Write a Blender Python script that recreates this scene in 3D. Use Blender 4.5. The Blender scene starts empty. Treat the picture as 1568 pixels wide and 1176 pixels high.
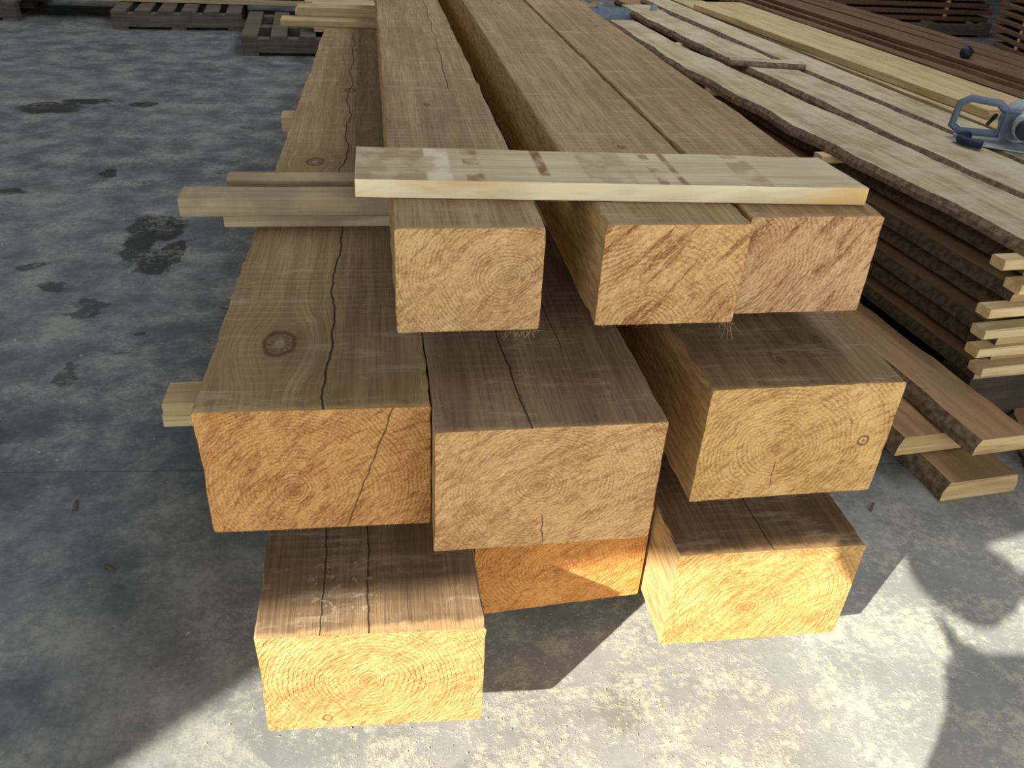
import bpy, bmesh, math, random
from mathutils import Vector, Matrix, noise as mn
random.seed(7)
scn=bpy.context.scene
scn.view_settings.view_transform='Standard'
scn.view_settings.look='None'
COL=bpy.context.collection

# ------------------------------------------------------------------ nodes
def srgb(r,g,b):
    f=lambda c:(c/255/12.92) if c/255<=.04045 else ((c/255+.055)/1.055)**2.4
    return (f(r),f(g),f(b),1)
class T:
    def __init__(s,name,rough=.8):
        s.m=bpy.data.materials.new(name); s.m.use_nodes=True
        s.t=s.m.node_tree; s.b=s.t.nodes['Principled BSDF']
        s.b.inputs['Roughness'].default_value=rough
        s.b.inputs['Specular IOR Level'].default_value=.25
        s.tc=s.t.nodes.new('ShaderNodeTexCoord'); s.o=s.tc.outputs['Object']
        sp=s.t.nodes.new('ShaderNodeSeparateXYZ'); s.t.links.new(s.o,sp.inputs[0])
        s.X,s.Y,s.Z=sp.outputs
    def set(s,i,v):
        if isinstance(v,bpy.types.NodeSocket): s.t.links.new(v,i)
        elif v is not None: i.default_value=v
    def m_(s,op,a,b=None,c=None,clamp=False):
        n=s.t.nodes.new('ShaderNodeMath'); n.operation=op; n.use_clamp=clamp
        s.set(n.inputs[0],a); s.set(n.inputs[1],b); s.set(n.inputs[2],c); return n.outputs[0]
    def add(s,a,b): return s.m_('ADD',a,b)
    def sub(s,a,b): return s.m_('SUBTRACT',a,b)
    def mul(s,a,b): return s.m_('MULTIPLY',a,b)
    def mix(s,f,a,b,bl='MIX'):
        n=s.t.nodes.new('ShaderNodeMix'); n.data_type='RGBA'; n.blend_type=bl
        s.set(n.inputs[0],f); s.set(n.inputs[6],a); s.set(n.inputs[7],b); return n.outputs[2]
    def vec(s,x,y,z):
        n=s.t.nodes.new('ShaderNodeCombineXYZ'); s.set(n.inputs[0],x); s.set(n.inputs[1],y); s.set(n.inputs[2],z); return n.outputs[0]
    def sc(s,x,y,z,X=None,Y=None,Z=None,off=0):
        return s.vec(s.add(s.mul(X or s.X,x),off),s.add(s.mul(Y or s.Y,y),off),s.mul(Z or s.Z,z))
    def noise(s,v,scale=1,det=4,ro=.5,di=0):
        n=s.t.nodes.new('ShaderNodeTexNoise'); s.set(n.inputs['Vector'],v); n.inputs['Scale'].default_value=scale
        n.inputs['Detail'].default_value=det; n.inputs['Roughness'].default_value=ro; n.inputs['Distortion'].default_value=di
        return n.outputs[0]
    def rmp(s,v,lo,hi,a=0.,b=1.):
        n=s.t.nodes.new('ShaderNodeMapRange'); n.interpolation_type='SMOOTHSTEP'
        s.set(n.inputs[0],v); n.inputs[1].default_value=lo; n.inputs[2].default_value=hi; n.inputs[3].default_value=a; n.inputs[4].default_value=b
        return n.outputs[0]
    def bump(s,h,dist,st=1.):
        n=s.t.nodes.new('ShaderNodeBump'); n.inputs['Distance'].default_value=dist; n.inputs['Strength'].default_value=st
        s.set(n.inputs['Height'],h); s.t.links.new(n.outputs[0],s.b.inputs['Normal'])
    def attr(s,name):
        n=s.t.nodes.new('ShaderNodeAttribute'); n.attribute_name=name; return n.outputs['Fac']
    def nz(s):
        g=s.t.nodes.new('ShaderNodeNewGeometry'); sp=s.t.nodes.new('ShaderNodeSeparateXYZ'); s.t.links.new(g.outputs['Normal'],sp.inputs[0]); return sp.outputs[2]
    def out(s,c): s.set(s.b.inputs['Base Color'],c); return s.m

def simple(name,col,rough=.6,metal=0.,var=.15,scale=30):
    t=T(name,rough); n=t.noise(t.o,scale,3)
    c=t.mix(t.rmp(n,.3,.7),tuple(x*(1-var) for x in col[:3])+(1,),tuple(min(1,x*(1+var)) for x in col[:3])+(1,))
    t.b.inputs['Metallic'].default_value=metal
    t.bump(n,.001,.3); return t.out(c)

def end_grain(name,cx,cz,base,dark,ang=.8,diag=.5,sp=.0055,checks=(),seed=0.,line=None,su=60,sv=12,arc=.4,fknots=()):
    t=T(name,.9)
    n1=t.noise(t.sc(1,1,1,off=seed),8,3,.6); n2=t.noise(t.sc(1,1,1,off=seed+3.7),9,3,.6)
    dx=t.add(t.sub(t.X,cx),t.mul(t.sub(n1,.5),.04)); dz=t.add(t.sub(t.Z,cz),t.mul(t.sub(n2,.5),.04))
    r=t.m_('SQRT',t.add(t.mul(dx,dx),t.mul(t.mul(dz,dz),1.15)))
    fine=t.noise(t.sc(1,1,1,off=seed),230,3,.7)
    w=t.m_('SINE',t.add(t.mul(r,2*math.pi/sp),t.mul(fine,4.0)))
    ring=t.rmp(w,-.1,.95)
    rvar=t.rmp(t.noise(t.vec(t.mul(r,38),seed,0),1,2),.3,.7)
    patch=t.rmp(t.noise(t.sc(1,1,1,off=seed+6),22,3,.6),.35,.6)
    patch=t.m_('MAXIMUM',patch,t.rmp(r,.055,.03))
    ring=t.mul(t.mul(ring,t.add(.35,t.mul(rvar,.65))),t.add(.3,t.mul(patch,.7)))
    c,s_=math.cos(ang),math.sin(ang)
    u=t.add(t.mul(t.X,c),t.mul(t.Z,s_)); v=t.sub(t.mul(t.Z,c),t.mul(t.X,s_))
    st=t.noise(t.vec(t.mul(u,su),t.mul(v,sv),seed),1,4,.62,.5)
    # saw arcs : streaks following a large circle
    ax=t.sub(t.X,cx+.28); az_=t.add(t.Z,.22)
    rr=t.m_('SQRT',t.add(t.mul(ax,ax),t.mul(az_,az_)))
    th=t.m_('ARCTAN2',az_,ax)
    sa_=t.noise(t.vec(t.mul(rr,150),t.mul(th,7),seed+1),1,3,.65,.3)
    fl=t.noise(t.vec(t.mul(u,170),t.mul(v,85),seed+4),1,4,.75,.6)
    fz=t.noise(t.vec(t.mul(u,520),t.mul(v,190),seed+2),1,2,.7)
    blot=t.noise(t.sc(1,1,1,off=seed+9),13,3,.6)
    dd=tuple(x*y for x,y in zip(dark[:3],(.58,.50,.45)))+(1,)
    lt=tuple(min(1,x*y) for x,y in zip(base[:3],(1.22,1.32,1.55)))+(1,)
    col=t.mix(t.mul(ring,.85),base,dark)
    col=t.mix(t.mul(t.rmp(blot,.42,.68),.5),col,dark)
    col=t.mix(t.mul(t.rmp(blot,.45,.28),.35),col,lt)
    col=t.mix(t.mul(t.rmp(st,.53,.61),diag),col,dd)
    col=t.mix(t.mul(t.rmp(st,.44,.36),diag*.45),col,lt)
    col=t.mix(t.mul(t.rmp(sa_,.54,.64),arc),col,dd)
    col=t.mix(t.mul(t.rmp(sa_,.44,.36),arc*.6),col,lt)
    col=t.mix(t.mul(t.rmp(fl,.53,.60),.42),col,lt)
    col=t.mix(t.mul(t.rmp(fl,.45,.37),.40),col,dd)
    col=t.mix(t.mul(t.rmp(fz,.5,.66),.36),col,lt)
    col=t.mix(t.mul(t.rmp(fz,.48,.32),.34),col,dd)
    core=t.rmp(r,.02,.003); col=t.mix(t.mul(core,.4),col,dd)
    for (kx,kz,kr) in fknots:
        ex=t.sub(t.X,kx); ez=t.sub(t.Z,kz); d=t.add(t.m_('SQRT',t.add(t.mul(ex,ex),t.mul(ez,ez))),t.mul(t.sub(fine,.5),.004))
        col=t.mix(t.mul(t.mul(t.rmp(d,kr*.6,kr),t.rmp(d,kr*1.4,kr*1.1)),.75),col,(.07,.03,.012,1))
        col=t.mix(t.mul(t.rmp(d,kr*.5,kr*.2),.6),col,dd)
    ex=t.sub(t.X,cx); ez=t.sub(t.Z,cz)
    wob=t.mul(t.sub(t.noise(t.o,45,1),.5),.008)
    for (a,l0,l1,wd) in checks:
        ca,sa=math.cos(a),math.sin(a)
        al=t.add(t.mul(ex,ca),t.mul(ez,sa)); pe=t.m_('ABSOLUTE',t.add(t.sub(t.mul(ez,ca),t.mul(ex,sa)),wob))
        k=t.mul(t.rmp(pe,wd,wd*.3),t.mul(t.rmp(al,l0-.004,l0+.004),t.rmp(al,l1+.01,l1-.01)))
        col=t.mix(t.mul(k,.8),col,(.05,.025,.01,1))
    if line:
        x0,z0,x1,z1,wd=line; L=math.hypot(x1-x0,z1-z0); ca,sa=(x1-x0)/L,(z1-z0)/L
        pe=t.m_('ABSOLUTE',t.add(t.sub(t.mul(t.sub(t.Z,z0),ca),t.mul(t.sub(t.X,x0),sa)),wob))
        col=t.mix(t.mul(t.rmp(pe,wd,wd*.3),.8),col,(.10,.045,.018,1))
    t.bump(t.add(t.add(t.add(fl,sa_),t.mul(ring,.3)),t.mul(st,1.1)),.004,1.)
    return t.out(col)

def long_grain(name,c1,c2,side,cracks=(),knots=(),seed=0.,spots=False,endfade=True):
    t=T(name,.82)
    X=t.X
    cols=[]
    for (kx,ky,kr) in knots:
        dx=t.sub(t.X,kx); dy=t.mul(t.sub(t.Y,ky),.62)
        d=t.add(t.m_('SQRT',t.add(t.mul(dx,dx),t.mul(dy,dy))),t.mul(t.sub(t.noise(t.o,35,2),.5),.012 if kr>.01 else .006))
        X=t.sub(X,t.mul(t.mul(dx,t.rmp(d,kr*4.5,kr)),.75))
        cols.append((d,kr))
    g1=t.noise(t.sc(55,1.6,55,X=X,off=seed),1,4,.6,.3)
    g2=t.noise(t.sc(230,9,230,X=X,off=seed),1,3,.65)
    big=t.noise(t.sc(5,2.2,5,off=seed+2),1,4,.65)
    saw=t.m_('SINE',t.add(t.mul(t.Y,330),t.mul(t.noise(t.o,3,2),9)))
    col=t.mix(t.rmp(g1,.3,.7),c1,c2)
    col=t.mix(t.mul(t.rmp(big,.42,.66),.45),col,tuple(x*.70 for x in c1[:3])+(1,))
    col=t.mix(t.mul(t.rmp(big,.45,.25),.40),col,tuple(min(1,x*1.25) for x in c2[:3])+(1,))
    col=t.mix(t.mul(t.rmp(g2,.4,.70),.50),col,tuple(x*.50 for x in c1[:3])+(1,))
    bands=t.mul(t.rmp(saw,.2,1.),t.rmp(t.noise(t.o,4,2),.45,.65))
    col=t.mix(t.mul(bands,.10),col,(.6,.50,.36,1))
    tr=t.noise(t.sc(6,26,6,off=seed+8),1,4,.75)
    col=t.mix(t.mul(t.rmp(tr,.54,.68),.30),col,(.58,.49,.35,1))
    scuff=t.rmp(t.noise(t.sc(30,30,30,off=seed+3),1,4,.8),.58,.70)
    col=t.mix(t.mul(scuff,.18),col,(.62,.55,.42,1))
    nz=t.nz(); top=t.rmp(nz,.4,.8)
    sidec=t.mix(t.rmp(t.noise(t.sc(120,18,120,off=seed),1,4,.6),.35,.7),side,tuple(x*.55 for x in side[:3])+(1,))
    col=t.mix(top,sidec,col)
    if endfade:
        fade=t.mul(t.rmp(t.add(t.Y,t.mul(t.sub(t.noise(t.o,60,3),.5),.02)),.012,.0),top)
        col=t.mix(t.mul(fade,.6),col,side)
    for d,kr in cols:
        ring=t.mul(t.rmp(d,kr*.75,kr*.95),t.rmp(d,kr*1.25,kr*1.0))
        inn=t.rmp(d,kr*1.05,kr*.7)
        ns=t.noise(t.sc(1,1,1,off=seed),160,3,.7)
        if kr>.01:
            halo=t.rmp(d,kr*2.4,kr*1.1)
            col=t.mix(t.mul(t.mul(halo,top),.3),col,(.22,.12,.05,1))
        core=t.rmp(d,kr*.45,kr*.2)
        col=t.mix(t.mul(t.mul(inn,top),.85),col,t.mix(t.rmp(ns,.35,.65),(.13,.075,.04,1),(.24,.16,.10,1)))
        if kr>.01: col=t.mix(t.mul(t.mul(core,top),.45),col,(.42,.36,.29,1))
        col=t.mix(t.mul(t.mul(ring,top),.7),col,(.05,.027,.014,1))
    for (x0,sl,am,y0,y1,wd) in cracks:
        wob=t.add(t.mul(t.sub(t.noise(t.vec(t.mul(t.Y,5.5),seed+x0*37,0),1,2),.5),am),t.mul(t.sub(t.noise(t.vec(t.mul(t.Y,60),seed,0),1,2),.5),.004))
        pe=t.m_('ABSOLUTE',t.sub(t.X,t.add(t.add(x0,t.mul(t.Y,sl)),wob)))
        k=t.mul(t.rmp(pe,wd,wd*.3),t.mul(t.rmp(t.Y,y0-.03,y0+.01),t.rmp(t.Y,y1+.1,y1-.1)))
        col=t.mix(t.mul(t.mul(k,top),.92),col,(.02,.012,.007,1))
    if spots:
        sn=t.rmp(t.noise(t.sc(1,1,1,off=4),75,3,.6),.56,.64)
        reg=t.mul(t.mul(t.rmp(t.Y,.2,.10),t.rmp(t.Y,.02,.05)),t.mul(t.rmp(t.X,.05,.09),t.rmp(t.X,.19,.13)))
        col=t.mix(t.mul(t.mul(sn,reg),.6),col,(.5,.44,.36,1))
    t.bump(t.add(t.add(t.mul(g2,.6),t.mul(g1,.5)),t.mul(saw,.06)),.0020,.9)
    return t.out(col)

def board_mat(name,c1,c2,axis='y',rough=.75,grain=1.,dirt=None,dirtamt=.5,stains=()):
    t=T(name,rough)
    tn=t.attr('tint'); off=t.mul(tn,31.7)
    a=(70*grain,2.2,70*grain) if axis=='y' else (2.2,70*grain,70*grain)
    v=t.vec(t.add(t.mul(t.X,a[0]),off),t.add(t.mul(t.Y,a[1]),off),t.mul(t.Z,a[2]))
    g=t.noise(v,1,4,.6,.8)
    col=t.mix(t.rmp(g,.35,.66),c1,c2)
    g2=t.noise(v,3.6,2,.6)
    col=t.mix(t.mul(t.rmp(g2,.5,.75),.35),col,tuple(x*.6 for x in c1[:3])+(1,))
    col=t.mix(t.mul(tn,.5),col,tuple(x*.6 for x in c1[:3])+(1,))
    if dirt:
        dn=t.noise(t.vec(t.add(t.X,off),t.Y,t.Z),7,4,.65)
        col=t.mix(t.mul(t.rmp(dn,.4,.62),dirtamt),col,dirt)
    top=t.rmp(t.nz(),.5,.8)
    for (x0,x1,cc,am) in stains:
        k=t.mul(t.rmp(t.X,x0-.003,x0+.003),t.rmp(t.X,x1+.003,x1-.003))
        k=t.mul(k,t.rmp(t.noise(t.o,28,3),.35,.6))
        col=t.mix(t.mul(t.mul(k,top),am),col,cc)
    t.bump(t.add(g,t.mul(g2,.5)),.0012,.6)
    return t.out(col)

# ------------------------------------------------------------------ mesh builder
class MB:
    def __init__(s): s.v=[];s.f=[];s.mi=[];s.ti=[]
    def quad(s,pts,mi,ti):
        b=len(s.v); s.v+=pts; s.f.append(tuple(range(b,b+len(pts)))); s.mi.append(mi); s.ti.append(ti)
    def tube(s,rings,mi,mend,ti,mis=None):
        b=len(s.v); n=len(rings[0])
        for r in rings: s.v+=list(r)
        for k in range(len(rings)-1):
            for j in range(n):
                j2=(j+1)%n
                s.f.append((b+k*n+j,b+k*n+j2,b+(k+1)*n+j2,b+(k+1)*n+j)); s.mi.append(mis[j] if mis else mi); s.ti.append(ti)
        s.f.append(tuple(b+j for j in reversed(range(n)))); s.mi.append(mend); s.ti.append(ti)
        e=b+(len(rings)-1)*n
        s.f.append(tuple(e+j for j in range(n))); s.mi.append(mend); s.ti.append(ti)
    def board(s,x,y,z,lx,ly,lz,axis='y',mi=0,mend=1,ti=None,jit=.0015,rot=0,n=None,warp=0.):
        ti=random.random() if ti is None else ti
        L=ly if axis=='y' else lx; W=lx if axis=='y' else ly; c=min(.003,lz*.12)
        n=n or max(2,int(L/.15)); rings=[]
        sd=random.random()*100
        prof=[(c,0),(W-c,0),(W,c),(W,lz-c),(W-c,lz),(c,lz),(0,lz-c),(0,c)]
        for k in range(n+1):
            t=k/n*L; ring=[]
            for j,(a,h) in enumerate(prof):
                jx=jit*(mn.noise(Vector((t*7,j*3.1,sd))))*2 ; jz=jit*.5*mn.noise(Vector((t*6,j*2.1,sd+9)))
                p=(a+jx,t,h+jz+warp*math.sin(t/L*math.pi))
                if axis=='x': p=(t,W-p[0],p[2])
                ring.append(p)
            rings.append(ring)
        cr,sr=math.cos(rot),math.sin(rot)
        R=[[Vector((x+p[0]*cr-p[1]*sr,y+p[0]*sr+p[1]*cr,z+p[2])) for p in r] for r in rings]
        s.tube(R,mi,mend,ti)
    def slab(s,x,y,z,w,L,th,mt=0,mb=1,me=2,ti=None,wave=.02,taper=0.,bow=0.,n=60,rough=.004,curve=0.,q=.009):
        ti=random.random() if ti is None else ti
        sd=random.random()*100; rings=[]
        for k in range(n+1):
            u=k/n; t=u*L
            cl=curve*math.sin(u*math.pi)
            l=cl+wave*(mn.noise(Vector((t*1.3,sd,0)))+.45*mn.noise(Vector((t*5,sd,3))))+rough*mn.noise(Vector((t*28,sd,7)))
            r=w*(1-taper*u)+cl+wave*(mn.noise(Vector((t*1.2,sd+20,0)))+.45*mn.noise(Vector((t*5,sd+20,3))))+rough*mn.noise(Vector((t*28,sd+20,7)))
            zz=bow*math.sin(u*math.pi)
            b1=rough*mn.noise(Vector((t*22,sd,11)));b2=rough*mn.noise(Vector((t*22,sd,15)))
            rings.append([Vector((x+l-.3*q,y+t,z+zz)),Vector((x+r+.3*q,y+t,z+zz)),Vector((x+r+.2*q+b1,y+t,z+zz+th*.5)),Vector((x+r-q,y+t,z+zz+th)),Vector((x+l+q,y+t,z+zz+th)),Vector((x+l-.2*q+b2,y+t,z+zz+th*.5))])
        s.tube(rings,mt,me,ti,mis=[mt,mb,mb,mt,mb,mb])
    def obj(s,name,mats,loc=(0,0,0),rotz=0,smooth=False,parent=None):
        me=bpy.data.meshes.new(name); me.from_pydata([tuple(v) for v in s.v],[],s.f)
        for m in mats: me.materials.append(m)
        me.polygons.foreach_set('material_index',s.mi)
        a=me.attributes.new('tint','FLOAT','FACE'); a.data.foreach_set('value',s.ti)
        if smooth: me.polygons.foreach_set('use_smooth',[True]*len(me.polygons))
        me.update(); o=bpy.data.objects.new(name,me); COL.objects.link(o)
        o.location=loc; o.rotation_euler=(0,0,rotz)
        if parent: o.parent=parent
        return o
def box_obj(name,lo,hi,mat,parent=None,rotz=0,bev=0):
    bm=bmesh.new(); bmesh.ops.create_cube(bm,size=1)
    c=[(a+b)/2 for a,b in zip(lo,hi)]
    for v in bm.verts: v.co=Vector([v.co[i]*(hi[i]-lo[i]) for i in range(3)])
    if bev: bmesh.ops.bevel(bm,geom=bm.edges[:],offset=bev,segments=2,affect='EDGES')
    me=bpy.data.meshes.new(name); bm.to_mesh(me); bm.free(); me.materials.append(mat)
    o=bpy.data.objects.new(name,me); COL.objects.link(o); o.location=c; o.rotation_euler[2]=rotz
    if parent: o.parent=parent
    return o

# ------------------------------------------------------------------ camera
def cam_axes(a,b,c):
    f=Vector((math.sin(b)*math.cos(a),math.cos(b)*math.cos(a),-math.sin(a)))
    r=Vector((math.cos(b),-math.sin(b),0)); u=r.cross(f)
    return r*math.cos(c)+u*math.sin(c), -r*math.sin(c)+u*math.cos(c), f
r_,u_,f_=cam_axes(math.radians(32.423),math.radians(9.942),math.radians(3.491))
cd=bpy.data.cameras.new('camera'); cam=bpy.data.objects.new('camera',cd); COL.objects.link(cam)
CP=Vector((.1874,-.7787,1.1737))
cam.matrix_world=Matrix(((r_.x,u_.x,-f_.x,CP.x),(r_.y,u_.y,-f_.y,CP.y),(r_.z,u_.z,-f_.z,CP.z),(0,0,0,1)))
cd.sensor_width=36; cd.lens=1305.06/1600*36; cd.clip_start=.02; cd.clip_end=200
scn.camera=cam

# ------------------------------------------------------------------ light
az=math.radians(50.66); el=math.atan(.537)
sd_=Vector((math.sin(az)*math.cos(el),math.cos(az)*math.cos(el),-math.sin(el)))
sl=bpy.data.lights.new('sun','SUN'); sl.energy=12.5; sl.angle=math.radians(.5); sl.color=(1,.955,.86)
so=bpy.data.objects.new('sun',sl); COL.objects.link(so); so.rotation_euler=(-sd_).to_track_quat('Z','Y').to_euler(); so.location=(-6,-6,6)
w=bpy.data.worlds.new('world'); scn.world=w; w.use_nodes=True
bg=w.node_tree.nodes['Background']; bg.inputs[0].default_value=(.86,.93,1,1); bg.inputs[1].default_value=2.8
def ceiling_fill(x,y,sx,sy,p):  # added fill lamps under the closed ceiling, to brighten the interior
    l=bpy.data.lights.new('ceiling_fill_lamp','AREA'); l.shape='RECTANGLE'; l.size=sx; l.size_y=sy; l.energy=p; l.color=(.94,.97,1)
    o=bpy.data.objects.new('ceiling_fill_lamp',l); COL.objects.link(o); o.location=(x,y,4.25)
ceiling_fill(-3.5,4.8,2.0,8,100); ceiling_fill(2.2,4.8,2.0,8,165)

# ------------------------------------------------------------------ room
def concrete():
    t=T('concrete_floor_mat',.6)
    n1=t.noise(t.o,1.6,5,.62); n2=t.noise(t.o,6,5,.72); n3=t.noise(t.o,70,3,.7)
    col=t.mix(t.rmp(n1,.3,.7),srgb(88,91,93),srgb(118,121,122))
    col=t.mix(t.mul(t.rmp(n2,.42,.66),.6),col,srgb(151,151,148))
    col=t.mix(t.mul(t.rmp(n2,.5,.32),.5),col,srgb(66,68,70))
    col=t.mix(t.mul(t.rmp(n3,.35,.7),.28),col,srgb(74,76,78))
    sp=t.rmp(t.noise(t.sc(5,9,1),1,3,.55,.3),.655,.71)
    col=t.mix(t.mul(sp,.6),col,srgb(44,45,46))
    stains=[(-.60,2.12,.10,.13),(-.63,2.0,.05,.2),(-.55,1.84,.05,.10),(-.50,1.9,.03,.13),(-1.41,3.68,.16,.11),(-1.27,3.82,.12,.06),(-1.0,3.77,.07,.06),
      (-.80,1.66,.05,.03),(-.66,1.52,.05,.06),(-.92,1.82,.05,.03),(-1.0,1.55,.06,.06),(-.74,.86,.07,.10),(-.62,1.15,.03,.05),(-.9,2.7,.04,.05),(-1.2,2.5,.06,.03),(1.13,.62,.03,.05),(.56,.06,.05,.06)]
    ws=t.noise(t.o,14,3,.6); wx=t.add(t.X,t.mul(t.sub(ws,.5),.12)); wy=t.add(t.Y,t.mul(t.sub(t.noise(t.o,11,3,.6),.5),.14))
    tot=0.
    for (x,y,rx,ry) in stains:
        dx=t.mul(t.sub(wx,x),1/rx); dy=t.mul(t.sub(wy,y),1/ry)
        k=t.rmp(t.add(t.mul(dx,dx),t.mul(dy,dy)),1.3,.6); tot=t.m_('MAXIMUM',tot,k)
    col=t.mix(t.mul(tot,.88),col,srgb(36,36,36))
    du=t.noise(t.o,60,4,.8); dl=t.noise(t.o,9,4,.7)
    near=t.mul(t.rmp(t.Y,.75,.2),t.rmp(t.X,-.45,.25))
    col=t.mix(t.mul(near,.5),col,srgb(170,168,158))
    dust=t.mul(t.rmp(t.add(t.mul(du,.5),t.mul(dl,.5)),.46,.60),near)
    col=t.mix(t.mul(dust,.55),col,srgb(204,199,174))
    wet=t.mul(t.rmp(t.noise(t.sc(1,1,1,off=5),7,4,.65),.54,.70),near)
    col=t.mix(t.mul(wet,.32),col,srgb(120,119,114))
    far=t.mul(t.rmp(t.add(t.mul(t.noise(t.o,45,4,.75),.6),t.mul(t.noise(t.o,6,3),.4)),.52,.60),t.sub(1.,near)); col=t.mix(t.mul(far,.3),col,srgb(168,166,152))
    j1=t.rmp(t.m_('ABSOLUTE',t.sub(t.add(t.Y,t.mul(t.X,.06)),.72)),.003,.0015)
    j2=t.rmp(t.m_('ABSOLUTE',t.sub(t.add(t.X,t.mul(t.Y,.02)),-2.05)),.006,.003)
    col=t.mix(t.mul(t.m_('MAXIMUM',j1,j2),.4),col,srgb(50,50,52))
    rg=t.sub(.66,t.mul(tot,.3)); t.set(t.b.inputs['Roughness'],rg)
    t.bump(t.add(t.add(t.mul(n3,.3),t.mul(dust,.5)),t.mul(n2,.2)),.0025,.5)
    return t.out(col)
fl=MB(); fl.quad([Vector(p) for p in ((-7,-2.95,0),(8,-1.95,0),(8,12,0),(-7,12,0))],0,0); floor=fl.obj('floor',[concrete()])
gy=simple('gravel_yard',srgb(165,160,150),.9,0,.2,20)
gd=MB(); gd.quad([Vector(p) for p in ((-40,-50,-.02),(40,-50,-.02),(40,-1.9,-.02),(-40,-2.9,-.02))],0,0); gd.obj('ground_outside',[gy])
wallm=simple('wall_metal_siding',srgb(130,128,122),.7,0,.08,5)
yaw=math.atan(.067)
wf=MB()
def addp(x0,x1,z0,z1,th=.12):
    def P(x,d,z): return Vector((x-math.sin(yaw)*d,-2.472+.067*x+math.cos(yaw)*d,z))
    wf.tube([[P(x,0,z0),P(x,th,z0),P(x,th,z1),P(x,0,z1)] for x in (x0,x1)],0,0,0)
HZ=2.610
addp(-7.1,-3.565,0,4.3); addp(-3.565,5.0,HZ,4.3); addp(5.0,8.1,0,4.3)
wf.obj('wall_front',[wallm])
box_obj('wall_left',(-7.12,-3.0,0),(-7,12,4.3),wallm)
box_obj('wall_right',(8,-2.0,0),(8.12,12,4.3),wallm)
box_obj('wall_back',(-7.12,12,0),(8.12,12.12,4.3),wallm)
box_obj('ceiling',(-7.2,-3.0,4.3),(8.2,12.2,4.4),wallm)

# ------------------------------------------------------------------ timbers
Z0,Z1,Z2,Z3,Z4,Z5=.093,.2913,.3433,.5476,.6076,.7597
def timber(name,L,R,sL,sR,z0,z1,length,mside,mend,wane=.0):
    b=MB(); ox,oy=L; sd=random.random()*99
    n=90; rings=[]; w0=R[0]-L[0]
    ys=[0,.004]+[.02+(length-.02)*(i/n)**1.25 for i in range(n+1)]
    H=z1-z0; rc=.0022
    NX,NZ=20,13
    for t in ys:
        xl=sL*t; xr=w0+sR*t; yk=(R[1]-L[1]) 
        W=xr-xl; prof=[]
        for i in range(NX+1): prof.append((rc+(W-2*rc)*i/NX,0))
        for i in range(NZ+1): prof.append((W,rc+(H-2*rc)*i/NZ))
        for i in range(NX+1): prof.append((W-rc-(W-2*rc)*i/NX,H))
        for i in range(NZ+1): prof.append((0,H-rc-(H-2*rc)*i/NZ))
        ring=[]
        for (a,h) in prof:
            sx=-1 if a<rc*1.5 else (1 if a>W-rc*1.5 else 0); sz=-1 if h<rc*1.5 else (1 if h>H-rc*1.5 else 0)
            nn=mn.noise(Vector((a*30,t*14,h*30+sd))); n2=mn.noise(Vector((a*130,t*70,h*130+sd)))
            corner=1.6 if (sx and sz) else .7
            d=(.0011*nn+.0015*n2)*corner
            if sx==-1: d-=wane*max(0,mn.noise(Vector((t*2.2,h*6,sd+5))))*(1 if h>H*.4 else .5)
            yy=t+yk*(a+xl)/w0
            if t<.003: yy+=.0012*mn.noise(Vector((a*60,h*60,sd)))
            ring.append(Vector((xl+a+sx*d if sx!=-1 else xl+a-d, yy, h+sz*d*.6)))
        rings.append(ring)
    b.tube(rings,0,1,0)
    return b.obj(name,[mside,mend],loc=(ox,oy,z0))
SIDE=srgb(200,164,112)
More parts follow.
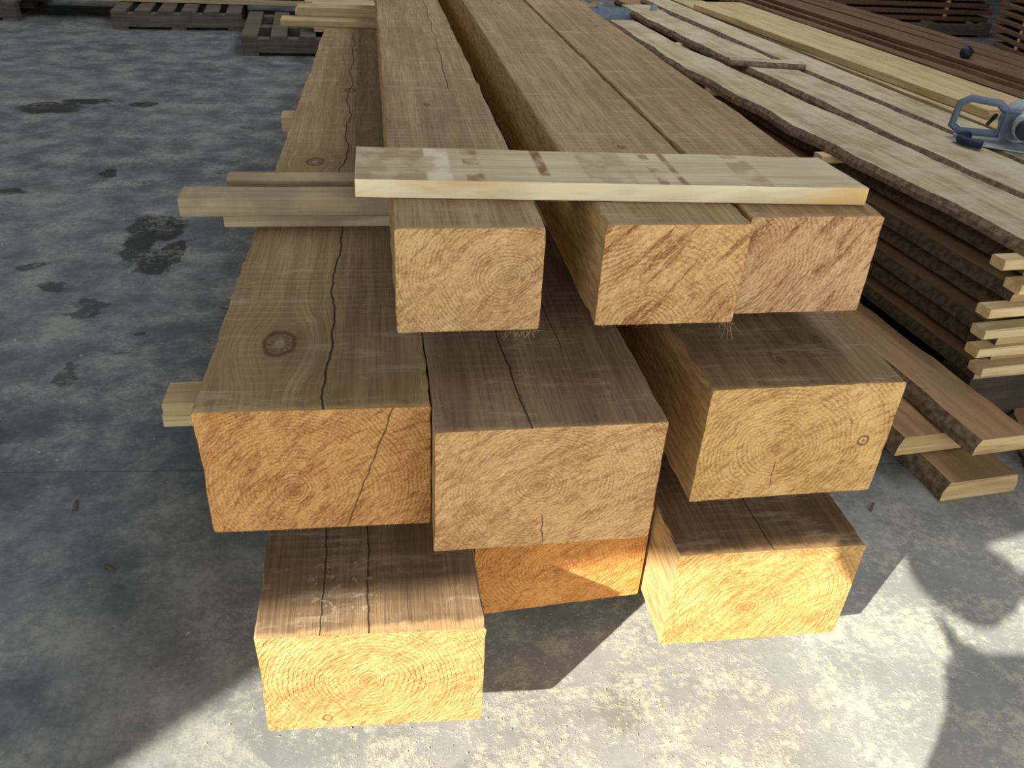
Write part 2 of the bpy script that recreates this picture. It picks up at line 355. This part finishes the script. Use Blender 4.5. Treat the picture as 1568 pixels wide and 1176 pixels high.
spec={
'A':dict(L=(.2008,.2388),R=(.3994,.2403),s=(-.0075,-.0075),z=(Z4,Z5),len=4.5,
   e=dict(cx=.150,cz=.085,base=srgb(228,184,126),dark=srgb(184,126,74),ang=-.9,diag=.4,arc=.3,checks=[]),
   g=dict(cracks=[(.12,.01,.03,.75,3.5,.0015)],knots=[(.075,.62,.006)])),
'B':dict(L=(.4821,.2466),R=(.690,.2484),s=(-.0087,-.0087),z=(Z4,Z5),len=4.6,
   e=dict(cx=.07,cz=-.01,base=srgb(230,184,122),dark=srgb(190,122,66),ang=-.75,diag=.8,arc=.2,sp=.007,su=75,sv=10),
   g=dict(cracks=[],knots=[(.11,.35,.006),(.1,1.9,.008)])),
'C':dict(L=(.699,.2735),R=(.902,.2763),s=(-.0087,-.0150),z=(Z4,Z5),len=4.6,
   e=dict(cx=-.04,cz=.09,base=srgb(220,176,124),dark=srgb(174,112,72),ang=-.6,diag=.75,arc=.2,sp=.0065,su=85,sv=9),
   g=dict(cracks=[(.06,.0,.02,1.2,2.5,.001)],knots=[(.12,1.5,.006)])),
'D':dict(L=(-.0641,.1477),R=(.241,.143),s=(.0155,-.0087),z=(Z2,Z3),len=2.72,
   e=dict(cx=.115,cz=.075,base=srgb(222,166,100),dark=srgb(178,110,56),ang=-.7,diag=.45,arc=.6,sp=.006,line=(.185,.0,.255,.2,.0018)),
   g=dict(cracks=[(.168,-.003,.045,-.1,2.6,.0023)],knots=[(.094,.175,.022),(.100,1.02,.018),(.165,1.70,.014)])),
'E':dict(L=(.2436,.0831),R=(.553,.086),s=(-.0093,-.0093),z=(Z2,Z3),len=4.5,
   e=dict(cx=.145,cz=.105,base=srgb(224,176,116),dark=srgb(180,122,70),ang=-1.1,diag=.35,arc=.45,checks=[(-1.5,.05,.10,.0013)]),
   g=dict(cracks=[(.125,-.06,.02,-.1,1.0,.0018),(.20,.0,.02,.2,1.2,.0011)],knots=[])),
'F':dict(L=(.6402,.1577),R=(.942,.1632),s=(-.0183,-.0183),z=(Z2,Z3),len=4.5,
   e=dict(cx=.125,cz=.090,base=srgb(226,180,112),dark=srgb(184,122,66),ang=-1.0,diag=.3,arc=.4,sp=.007,checks=[(-1.55,.02,.07,.0013)],fknots=[(.262,.10,.008)]),
   g=dict(cracks=[],knots=[(.135,.075,.006),(.222,.135,.005)])),
'G':dict(L=(0,0),R=(.306,-.012),s=(0,0),z=(Z0,Z1-.004),len=4.5,
   e=dict(cx=.145,cz=.095,base=srgb(200,158,98),dark=srgb(168,114,56),ang=-1.1,diag=.3,arc=.3,sp=.0065,fknots=[(.085,.022,.006)]),
   g=dict(cracks=[(.150,-.01,.015,-.1,1.5,.0017),(.086,.0,.012,-.1,1.0,.0015)],knots=[],spots=True)),
'H':dict(L=(.314,.186),R=(.606,.208),s=(0,0),z=(Z0,Z1),len=4.2,
   e=dict(cx=.14,cz=.09,base=srgb(218,154,82),dark=srgb(176,106,48),ang=-1.2,diag=.3,sp=.006,checks=[]),g=dict()),
'I':dict(L=(.6128,.0952),R=(.9166,.093),s=(0,-.004),z=(Z0,Z1),len=4.4,
   e=dict(cx=.125,cz=.075,base=srgb(204,160,96),dark=srgb(174,116,56),ang=-.7,diag=.35,arc=.3,sp=.0075,checks=[]),
   g=dict(cracks=[(.155,-.05,.02,-.1,1.2,.0015)],knots=[])),
}
tops={'A':(srgb(152,124,90),srgb(186,160,122)),'B':(srgb(158,128,88),srgb(190,160,118)),'C':(srgb(156,124,88),srgb(188,156,116)),
'D':(srgb(146,120,84),srgb(176,150,110)),'E':(srgb(130,106,80),srgb(160,134,104)),'F':(srgb(128,104,74),srgb(158,130,96)),
'G':(srgb(126,100,72),srgb(156,128,96)),'H':(srgb(116,92,64),srgb(146,116,84)),'I':(srgb(114,88,62),srgb(142,112,82))}
TB={}
for i,(k,s) in enumerate(spec.items()):
    me_=end_grain('end_grain_'+k,seed=i*5.3,**s['e']); c1,c2=tops[k]
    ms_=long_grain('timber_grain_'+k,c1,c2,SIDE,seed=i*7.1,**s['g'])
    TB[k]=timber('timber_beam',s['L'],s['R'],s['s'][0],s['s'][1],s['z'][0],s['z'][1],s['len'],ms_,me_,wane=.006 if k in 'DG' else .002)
    TB[k].name='timber_beam' if i==0 else 'timber_beam.%03d'%i

splm=simple('splinter_mat',srgb(200,166,112),.8)
def splinters(beam,pts,n,ln=.012,spread=.004,curl=True,rad=.00028):
    cu=bpy.data.curves.new('torn_fibres','CURVE'); cu.dimensions='3D'; cu.bevel_depth=rad; cu.bevel_resolution=0; cu.materials.append(splm)
    for k in range(n):
        p0,p1,dr=random.choice(pts); p=Vector(p0).lerp(Vector(p1),random.random())+Vector([random.uniform(-spread,spread)*.3 for _ in range(3)])
        s=cu.splines.new('POLY'); s.points.add(4); d=(Vector(dr)+Vector([random.uniform(-.8,.8) for _ in range(3)])).normalized(); L=ln*random.uniform(.3,1.3)
        c=Vector([random.uniform(-1,1) for _ in range(3)])
        for i in range(5):
            q=p+d*(L*i/4)+c*(L*.35*(i/4)**2 if curl else 0); s.points[i].co=(q.x,q.y,q.z,1)
    o=bpy.data.objects.new('torn_fibres',cu); COL.objects.link(o); o.parent=beam; return o
for k,s in spec.items():
    w=s['R'][0]-s['L'][0]; h=s['z'][1]-s['z'][0]
    yk=s['R'][1]-s['L'][1]
    splinters(TB[k],[((0,0,0),(w,yk,0),(0,-.5,-.8)),((0,0,h),(w,yk,h),(0,-.6,.3))],40,.0028)
splinters(TB['A'],[((.150,.0,-.001),(.198,.0,-.001),(0,.3,-1))],22,.018,rad=.0002)
splinters(TB['B'],[((.19,.0,0),(.207,.0,0),(.4,.1,-1))],14,.022,rad=.0002)
splinters(TB['D'],[((.002,.3,.200),(.008,.5,.200),(-1,0,.1))],12,.008)

# ------------------------------------------------------------------ sleepers and stickers
pine_end=board_mat('pine_end',srgb(222,196,148),srgb(198,164,112),'x',grain=.4)
pine_x=board_mat('pine_board_x',srgb(216,190,144),srgb(188,160,114),'x',dirt=srgb(160,142,110),dirtamt=.5)
grey_x=board_mat('weathered_board_x',srgb(206,184,146),srgb(166,146,112),'x',dirt=srgb(134,120,98),dirtamt=.5)
dark_x=board_mat('sleeper_x',srgb(88,72,54),srgb(60,50,40),'x',dirt=srgb(40,36,32),dirtamt=.5)
for y in (.40,2.1,3.7):
    b=MB(); b.board(.01,y,0,.925,.09,.0925,'x'); b.obj('timber_sleeper',[dark_x,dark_x])
def sticker(name,parts,mats):
    b=MB()
    for p in parts: b.board(*p,'x')
    return b.obj(name,mats)
hs=(Z2-Z1)/2
sticker('sticker_board',[(-.205,.485,Z1,1.12,.07,hs),(-.20,.480,Z1+hs,1.12,.075,hs)],[pine_x,pine_end])
sticker('sticker_board',[(-.16,2.3,Z1,1.0,.09,hs*2)],[pine_x,pine_end])
sticker('sticker_board',[(-.11,.77,Z3,.98,.06,.025),(-.185,.762,Z3+.025,1.05,.07,.035)],[grey_x,pine_end])
sticker('sticker_board',[(-.115,.875,Z3,.98,.05,.058)],[grey_x,pine_end])
sticker('sticker_board',[(-.19,2.86,Z3,1.05,.10,.024),(-.13,2.95,Z3+.024,1.0,.09,.036)],[pine_x,pine_end])
cbm=board_mat('pine_cross_board',srgb(228,214,180),srgb(200,178,140),'x',grain=.45,dirt=srgb(188,166,132),dirtamt=.35,
  stains=[(.0,.10,srgb(150,116,76),.5),(.10,.135,srgb(238,228,200),.8),(.155,.18,srgb(140,95,50),.8),(.262,.277,srgb(130,80,40),.9),(.33,.40,srgb(172,148,112),.6),(.43,.445,srgb(140,95,55),.7),(.462,.472,srgb(130,85,45),.8),(.56,.60,srgb(165,130,88),.6)])
cbe=board_mat('pine_cross_board_edge',srgb(244,228,190),srgb(222,182,118),'x',grain=.16)
b=MB(); n=30; rings=[]
fl_,fr_,br_,bl_=Vector((.150,.352,0)),Vector((.892,.318,0)),Vector((.880,.462,0)),Vector((.150,.500,0))
for k in range(n+1):
    u=k/n; a=fl_.lerp(fr_,u); c=bl_.lerp(br_,u); th=.0255
    a=a+Vector((0,.0012*mn.noise(Vector((u*12,0,1))),0)); c=c+Vector((0,.004*mn.noise(Vector((u*6,5,1))),0))
    z=Z5+.0012; rings.append([a+Vector((0,0,z)),a+Vector((0,0,z+th)),c+Vector((0,0,z+th)),c+Vector((0,0,z))])
o_=Vector((.15,.35,Z5)); rings=[[p-o_ for p in r] for r in rings]
b.tube(rings,0,1,.1,mis=[1,0,0,0]); b.obj('pine_cross_board',[cbm,cbe],loc=o_)

# ------------------------------------------------------------------ slab stack on the right
SO=(1.62,.74,0); SY=math.radians(6.1)
slabtop=board_mat('slab_face',srgb(190,174,140),srgb(156,138,106),'y',grain=.35,dirt=srgb(202,194,168),dirtamt=.55)
slabtop2=board_mat('board_face_light',srgb(204,178,130),srgb(172,144,100),'y',grain=.4,dirt=srgb(194,178,142),dirtamt=.4)
slabbrown=board_mat('slab_face_brown',srgb(172,134,92),srgb(136,104,70),'y',grain=.4,dirt=srgb(150,128,98),dirtamt=.5)
redb=board_mat('board_face_red',srgb(120,90,66),srgb(92,66,48),'y',grain=.6)
bark=simple('bark_edge',srgb(112,96,76),.9,0,.4,60)
barkd=simple('dark_bark_edge',srgb(80,68,52),.9,0,.4,60)
endm=board_mat('board_end',srgb(200,170,120),srgb(156,124,80),'x',grain=.5)
b=MB()
ztops=[.445,.39,.335,.28,.225,.17]
for li,zt in enumerate(ztops):
    x=random.uniform(-.02,.035)
    while x<1.7:
        w_=random.uniform(.17,.30)
        b.slab(x,random.uniform(0,.05),zt-.03,w_-.03,random.uniform(3.4,4.2),.03,0,1,2,wave=.012,n=50); x+=w_
    for yy in (.0,.75,1.55,2.4,3.2):
        b.board(-.05+random.uniform(-.035,.03),yy+.005+random.uniform(-.012,.012),zt,1.85,random.uniform(.035,.05),.0245,'x',mi=3,mend=3,ti=random.random()*.8,rot=random.uniform(-.01,.01))
for yy in (.05,1.5,3.0): b.board(0,yy,0,1.8,.1,.14,'x',mi=4,mend=4)
b.obj('lumber_stack',[slabbrown,barkd,endm,pine_end,dark_x],loc=SO,rotz=SY)
def slabobj(name,mats,loc=SO,rot=SY,**k):
    b=MB(); b.slab(**k); return b.obj(name,mats,loc=loc,rotz=rot)
slabobj('live_edge_slab',[slabtop,bark,endm],x=.0,y=.0,z=.47,w=.245,L=2.85,th=.028,wave=.034,taper=.40,n=110,rough=.005,ti=.05,curve=-.04)
slabobj('live_edge_slab',[slabtop,bark,endm],x=.258,y=.0,z=.47,w=.205,L=3.35,th=.028,wave=.024,taper=.1,n=110,rough=.005,ti=.25,curve=-.035)
slabobj('live_edge_slab',[slabtop,bark,endm],x=.472,y=.1,z=.47,w=.17,L=3.5,th=.028,wave=.010,n=80,ti=.1,curve=-.02)
b=MB(); b.board(.655,.15,.4705,.19,3.4,.028); b.board(.85,.1,.4705,.22,3.4,.028,ti=.4); b.obj('sawn_board',[slabtop2,endm],loc=SO,rotz=SY)
b=MB(); b.board(.69,1.0,.4995,.135,2.2,.03,ti=.05,rot=.03); b.obj('sawn_board',[slabtop2,endm],loc=SO,rotz=SY)
b=MB()
for k in range(6): b.board(1.12+k*.085,.5+.05*k,.4705+.02*(k%2),.08,3.2,.022,ti=random.random()*.6,rot=random.uniform(-.01,.01))
for k in range(4): b.board(1.20+k*.095,.8,.514,.085,2.8,.02,rot=random.uniform(-.015,.015))
b.obj('trim_strip_bundle',[redb,endm],loc=SO,rotz=SY)
b=MB(); b.slab(0,0,0,.09,.30,.018,wave=.012,n=20,rough=.004); b.obj('bark_offcut',[slabtop,bark,endm],loc=(1.88,2.52,.500),rotz=math.radians(80))
slabobj('floor_slab',[slabbrown,bark,endm],loc=(1.40,.50,0),rot=SY,x=0,y=0,z=.0,w=.20,L=2.6,th=.05,wave=.02,n=60,rough=.006)
slabobj('floor_slab',[slabbrown,bark,endm],loc=(1.33,.60,0),rot=SY,x=0,y=0,z=.055,w=.21,L=2.4,th=.05,wave=.02,n=60,rough=.006)
slabobj('floor_slab',[slabbrown,bark,endm],loc=(1.45,.52,0),rot=SY,x=0,y=0,z=.110,w=.15,L=2.5,th=.04,wave=.02,n=60,rough=.006,ti=.0)
# a shorter splintered offcut leaning between them
b=MB(); b.slab(0,0,0,.10,.55,.022,wave=.02,taper=.3,n=24,rough=.006); b.obj('bark_offcut',[slabbrown,bark,endm],loc=(1.60,.42,.0),rotz=math.radians(-24))

# ------------------------------------------------------------------ background piles and pallets
greyb=board_mat('pallet_wood',srgb(120,110,95),srgb(90,82,70),'x',dirt=srgb(76,70,62),dirtamt=.5)
def pallet(name,x,y,w,d,z=0,rot=0):
    b=MB()
    for k in range(3): b.board(0,k*(d-.09)/2,.018,w,.09,.085,'x')
    for k in range(6): b.board(k*(w-.1)/5,0,.103,.1,d,.018,'y')
    for k in range(3): b.board(k*(w-.1)/2,0,0,.1,d,.018,'y')
    return b.obj(name,[greyb,greyb],loc=(x,y,z),rotz=rot)
pallet('wood_pallet',-1.62,5.74,.86,.9,rot=.08)
pallet('wood_pallet',-.66,4.98,1.0,.9,rot=.06)
pallet('wood_pallet',-3.4,5.9,1.1,.9,rot=.05)
def pile(name,x,y,z,w,L,rows,cols,th,mats,axis='x',gap=.02,rot=0):
    b=MB(); 
    for r in range(rows):
        for c in range(cols):
            bw=w/cols
            if axis=='x': b.board(random.uniform(-.08,.08),c*bw,r*(th+gap),L,bw-.006,th,'x')
            else: b.board(c*bw,random.uniform(-.08,.08),r*(th+gap),bw-.006,L,th,'y')
        if gap>.005 and r<rows-1:
            for q in (.15,.5,.85):
                if axis=='x': b.board(q*L,0,r*(th+gap)+th,.04,w,gap,'y')
                else: b.board(0,q*L,r*(th+gap)+th,w,.04,gap,'x')
    return b.obj(name,mats,loc=(x,y,z),rotz=rot)
pinex2=board_mat('pine_far_x',srgb(214,196,158),srgb(180,158,118),'x')
pile('pine_board_pile',-3.6,6.05,.123,.6,4.3,4,4,.035,[pinex2,endm],gap=.02,rot=.03)
pile('pine_board_pile',-.25,5.15,.123,.5,1.6,3,4,.03,[pinex2,endm],gap=.02,rot=.03)
pile('brown_board_pile',2.7,6.45,.123,.7,2.8,5,5,.035,[redb,endm],gap=.02,rot=.02)
pallet('wood_pallet',2.65,6.4,2.9,.8,rot=.02)
pile('brown_board_pile',4.3,2.6,.0,.8,3.0,9,6,.03,[redb,endm],axis='y',gap=.025,rot=-.2)
pile('timber_pile',1.3,8.0,.0,.8,5,4,3,.15,[slabbrown,endm],gap=.02,rot=.1)
pallet('wood_pallet',1.25,5.15,1.1,.9,rot=.2)
b=MB(); b.board(0,.1,0,.09,1.3,.035,rot=-.9); b.board(.05,.1,.037,.09,1.2,.035,rot=-.4); b.obj('loose_boards',[slabbrown,endm],loc=(1.4,5.2,.125))
sm=simple('painted_steel',srgb(130,150,168),.45,.4)
b=MB(); 
b.tube([[Vector((x,0,0)),Vector((x,.07,0)),Vector((x,.07,.05)),Vector((x,.064,.05)),Vector((x,.064,.006)),Vector((x,.006,.006)),Vector((x,.006,.05)),Vector((x,0,.05))] for x in (0,.42)],0,0,0)
for x in (.05,.34): b.tube([[Vector((x+i,.02,.006)),Vector((x+i,.05,.006)),Vector((x+i,.05,.075)),Vector((x+i,.02,.075))] for i in (0,.03)],0,0,0)
b.obj('steel_channel',[sm],loc=(1.30,3.92,.4475),rotz=-.1)

# ------------------------------------------------------------------ circular saw
def cyl(name,r,h,mat,loc,rot=(0,0,0),parent=None,seg=32,r2=None,bev=.002):
    bm=bmesh.new(); bmesh.ops.create_cone(bm,cap_ends=True,segments=seg,radius1=r,radius2=r if r2 is None else r2,depth=h)
    if bev: bmesh.ops.bevel(bm,geom=[e for e in bm.edges if abs(e.verts[0].co.z-e.verts[1].co.z)<1e-6],offset=bev,segments=2,affect='EDGES')
    me=bpy.data.meshes.new(name); bm.to_mesh(me); bm.free(); me.materials.append(mat)
    for p in me.polygons: p.use_smooth=len(p.vertices)==4
    o=bpy.data.objects.new(name,me); COL.objects.link(o); o.location=loc; o.rotation_euler=rot
    if parent: o.parent=parent
    return o
def tube_curve(name,pts,r,mat,parent,poly=False):
    cu=bpy.data.curves.new(name,'CURVE'); cu.dimensions='3D'; cu.bevel_depth=r; cu.bevel_resolution=4; s=cu.splines.new('POLY' if poly else 'NURBS'); s.points.add(len(pts)-1)
    for i,p in enumerate(pts): s.points[i].co=(*p,1)
    if not poly: s.use_endpoint_u=True; s.order_u=3
    cu.materials.append(mat); cu.use_fill_caps=True
    o=bpy.data.objects.new(name,cu); COL.objects.link(o); o.parent=parent; return o
saw=bpy.data.objects.new('circular_saw',None); COL.objects.link(saw); saw.location=(2.06,1.52,.501); saw.rotation_euler=(0,0,math.radians(-35))
sb=simple('saw_blue_plastic',srgb(98,112,128),.5); sk=simple('saw_black_plastic',srgb(30,34,42),.5); ss=simple('saw_steel',srgb(168,172,174),.45,.3)
box_obj('shoe_plate',(-.14,-.07,0),(.14,.07,.004),ss,saw,bev=.001)
cyl('blade_guard',.062,.034,ss,(.03,.045,.066),(math.pi/2,0,0),saw,48)
cyl('guard_hub',.020,.05,sb,(.03,.045,.066),(math.pi/2,0,0),saw,32)
cyl('blade',.058,.003,ss,(.03,.068,.062),(math.pi/2,0,0),saw,64,bev=0)
cyl('motor_housing',.036,.10,ss,(.04,-.03,.070),(math.pi/2,0,0),saw)
cyl('motor_cap',.028,.03,sk,(.04,-.09,.070),(math.pi/2,0,0),saw)
box_obj('gear_case',(-.03,-.025,.02),(.04,.03,.10),sb,saw,bev=.008)
tube_curve('rear_handle',[(-.02,0,.095),(-.045,0,.115),(-.125,0,.118),(-.150,0,.10),(-.155,0,.035),(-.13,0,.02),(-.02,0,.028)],.0115,sb,saw,poly=True)
tube_curve('front_knob',[(.06,-.01,.09),(.08,-.01,.11),(.11,-.02,.11)],.014,sk,saw)
box_obj('shoe_post',(.09,.0,.004),(.11,.012,.07),ss,saw,bev=.001)
cyl('depth_lever',.006,.06,sk,(-.05,.03,.06),(.8,.3,0),saw)
tube_curve('power_lead',[(-.10,-.02,.014),(-.13,-.06,.013),(-.10,-.10,.013),(-.06,-.11,.013)],.013,simple('lead_navy',srgb(34,42,62),.6),saw)
kn=bpy.data.objects.new('clamp_knob',None); COL.objects.link(kn); kn.location=(2.66,2.66,.545)
bm=bmesh.new(); bmesh.ops.create_uvsphere(bm,u_segments=24,v_segments=12,radius=.026); me=bpy.data.meshes.new('ball'); bm.to_mesh(me); bm.free(); me.materials.append(sk)
for p in me.polygons: p.use_smooth=True
o=bpy.data.objects.new('ball',me); COL.objects.link(o); o.parent=kn; o.location=(0,0,.012)
cyl('stem',.006,.14,sk,(.05,.05,.0),(math.pi/2,0,-.8),kn)

# ------------------------------------------------------------------ saw dust chips, small debris
chipm=simple('sawdust_mat',srgb(214,196,150),.9)
b=MB()
def flake(x,y,s_):
    a=random.random()*6.28; ca,sa=math.cos(a)*s_,math.sin(a)*s_; q=random.uniform(.25,.8)
    z=.0012; h=random.uniform(.15,.6)*s_
    b.quad([Vector((x+ca,y+sa,z)),Vector((x-sa*q,y+ca*q,z+h)),Vector((x-ca,y-sa,z)),Vector((x+sa*q,y-ca*q,z+h*.5))],0,0)
for k in range(1800):
    x=random.gauss(.75,.45); y=random.gauss(-.05,.2)
    if not(-.3<x<1.8 and -.5<y<.38): continue
    flake(x,y,random.uniform(.0008,.0024))
for k in range(160):
    x=random.uniform(-2.2,-.1); y=random.uniform(.1,4.5)
    flake(x,y,random.uniform(.0015,.005))
b.obj('sawdust_scatter',[chipm])
dbm=simple('bark_chip',srgb(96,80,60),.9)
b=MB()
for (x,y) in ((-.45,.62),(-.33,.44),(-.62,.50),(-.2,.75),(1.15,.60),(1.22,.48),(1.08,.52),(1.25,.68),(-.9,1.1),(-.5,1.35),(1.12,.42)):
    a=random.random()*3.14; L=random.uniform(.012,.035)
    b.board(x,y,.001,L,.005,.003,'x',mi=0,mend=0,rot=a,n=4,warp=.003)
b.obj('bark_chips',[dbm])

# ------------------------------------------------------------------ photographer (stands behind the camera; casts the shadow at right)
ph=bpy.data.objects.new('photographer',None); COL.objects.link(ph)
def skin(name,chain,edges,mat,parent,sub=2):
    me=bpy.data.meshes.new(name); me.from_pydata([c[:3] for c in chain],edges,[]); me.materials.append(mat)
    o=bpy.data.objects.new(name,me); COL.objects.link(o); o.parent=parent
    m=o.modifiers.new('skin','SKIN'); m.use_smooth_shade=True
    for i,c in enumerate(chain):
        rr=c[3] if isinstance(c[3],tuple) else (c[3],c[3]); me.skin_vertices[0].data[i].radius=rr
    me.skin_vertices[0].data[0].use_root=True
    sm_=o.modifiers.new('sub','SUBSURF'); sm_.levels=sub; sm_.render_levels=sub
    return o
jk=simple('jacket_cloth',srgb(50,58,70),.9); jn=simple('jeans_cloth',srgb(44,54,78),.9); sk_=simple('skin_mat',srgb(200,150,120),.6); hr=simple('hair_mat',srgb(60,44,32),.9); bt=simple('boot_leather',srgb(60,44,34),.7)
px,py=.15,-1.04
body=[(px,py,.93,(.24,.17)),(px,py,1.10,(.25,.17)),(px,py,1.28,(.23,.14)),(px,py,1.42,(.13,.09)),(px,py,1.50,.055),
 (px-.20,py,1.40,.075),(px-.36,py+.05,1.25,.07),(px-.45,py+.13,1.12,.065),(px-.33,py+.12,1.03,.065),(px-.20,py+.08,.98,.06),
 (px+.19,py,1.41,.065),(px+.33,py+.05,1.16,.048),(px+.38,py+.10,.97,.042),(px+.27,py+.17,1.05,.036),(px+.17,py+.205,1.11,.028)]
skin('jacket',body,[(0,1),(1,2),(2,3),(3,4),(3,5),(5,6),(6,7),(7,8),(8,9),(3,10),(10,11),(11,12),(12,13),(13,14)],jk,ph)
legs=[(px,py,.92,(.21,.14)),(px-.11,py,.80,.125),(px-.12,py+.02,.50,.10),(px-.13,py,.12,.075),(px+.11,py,.80,.125),(px+.12,py+.02,.50,.10),(px+.13,py,.12,.075)]
skin('trousers',legs,[(0,1),(1,2),(2,3),(0,4),(4,5),(5,6)],jn,ph)
for sx in (-.13,.13): skin('boot',[(px+sx,py-.03,.05,.05),(px+sx,py+.08,.045,.045),(px+sx*1.1,py+.17,.038,.036)],[(0,1),(1,2)],bt,ph)
skin('head',[(px,py,1.50,.05),(px,py+.01,1.58,.075),(px,py+.01,1.66,.088),(px,py,1.73,.07)],[(0,1),(1,2),(2,3)],sk_,ph)
skin('hair',[(px,py-.02,1.66,.09),(px,py-.01,1.74,.082)],[(0,1)],hr,ph)
def hand(hx,hy,hz,sx):
    skin('palm',[(hx,hy,hz,(.026,.014)),(hx-sx*.035,hy+.010,hz+.012,(.036,.014))],[(0,1)],sk_,ph,1)
    for f in range(4):
        a=(hx-sx*.05,hy+.012,hz+.03-f*.018); L_=[.034,.038,.035,.028][f]
        skin('finger_%d'%(f+1),[(*a,.009),(a[0]-sx*L_*.6,a[1]+.004,a[2]+.008,.0085),(a[0]-sx*L_,a[1]-.012,a[2]+.008,.0075)],[(0,1),(1,2)],sk_,ph,1)
    skin('thumb',[(hx-sx*.02,hy,hz+.02,.011),(hx-sx*.035,hy-.008,hz+.05,.009)],[(0,1)],sk_,ph,1)
hand(px+.15,py+.22,1.12,1); hand(px-.19,py+.12,.97,-1)
phn=box_obj('phone',(-.04,-.005,-.078),(.04,.003,.078),sk,bev=.002)
phn.matrix_world=Matrix(((r_.x,f_.x,u_.x,CP.x-f_.x*.03),(r_.y,f_.y,u_.y,CP.y-f_.y*.03),(r_.z,f_.z,u_.z,CP.z-f_.z*.03),(0,0,0,1)))
phn.parent=ph
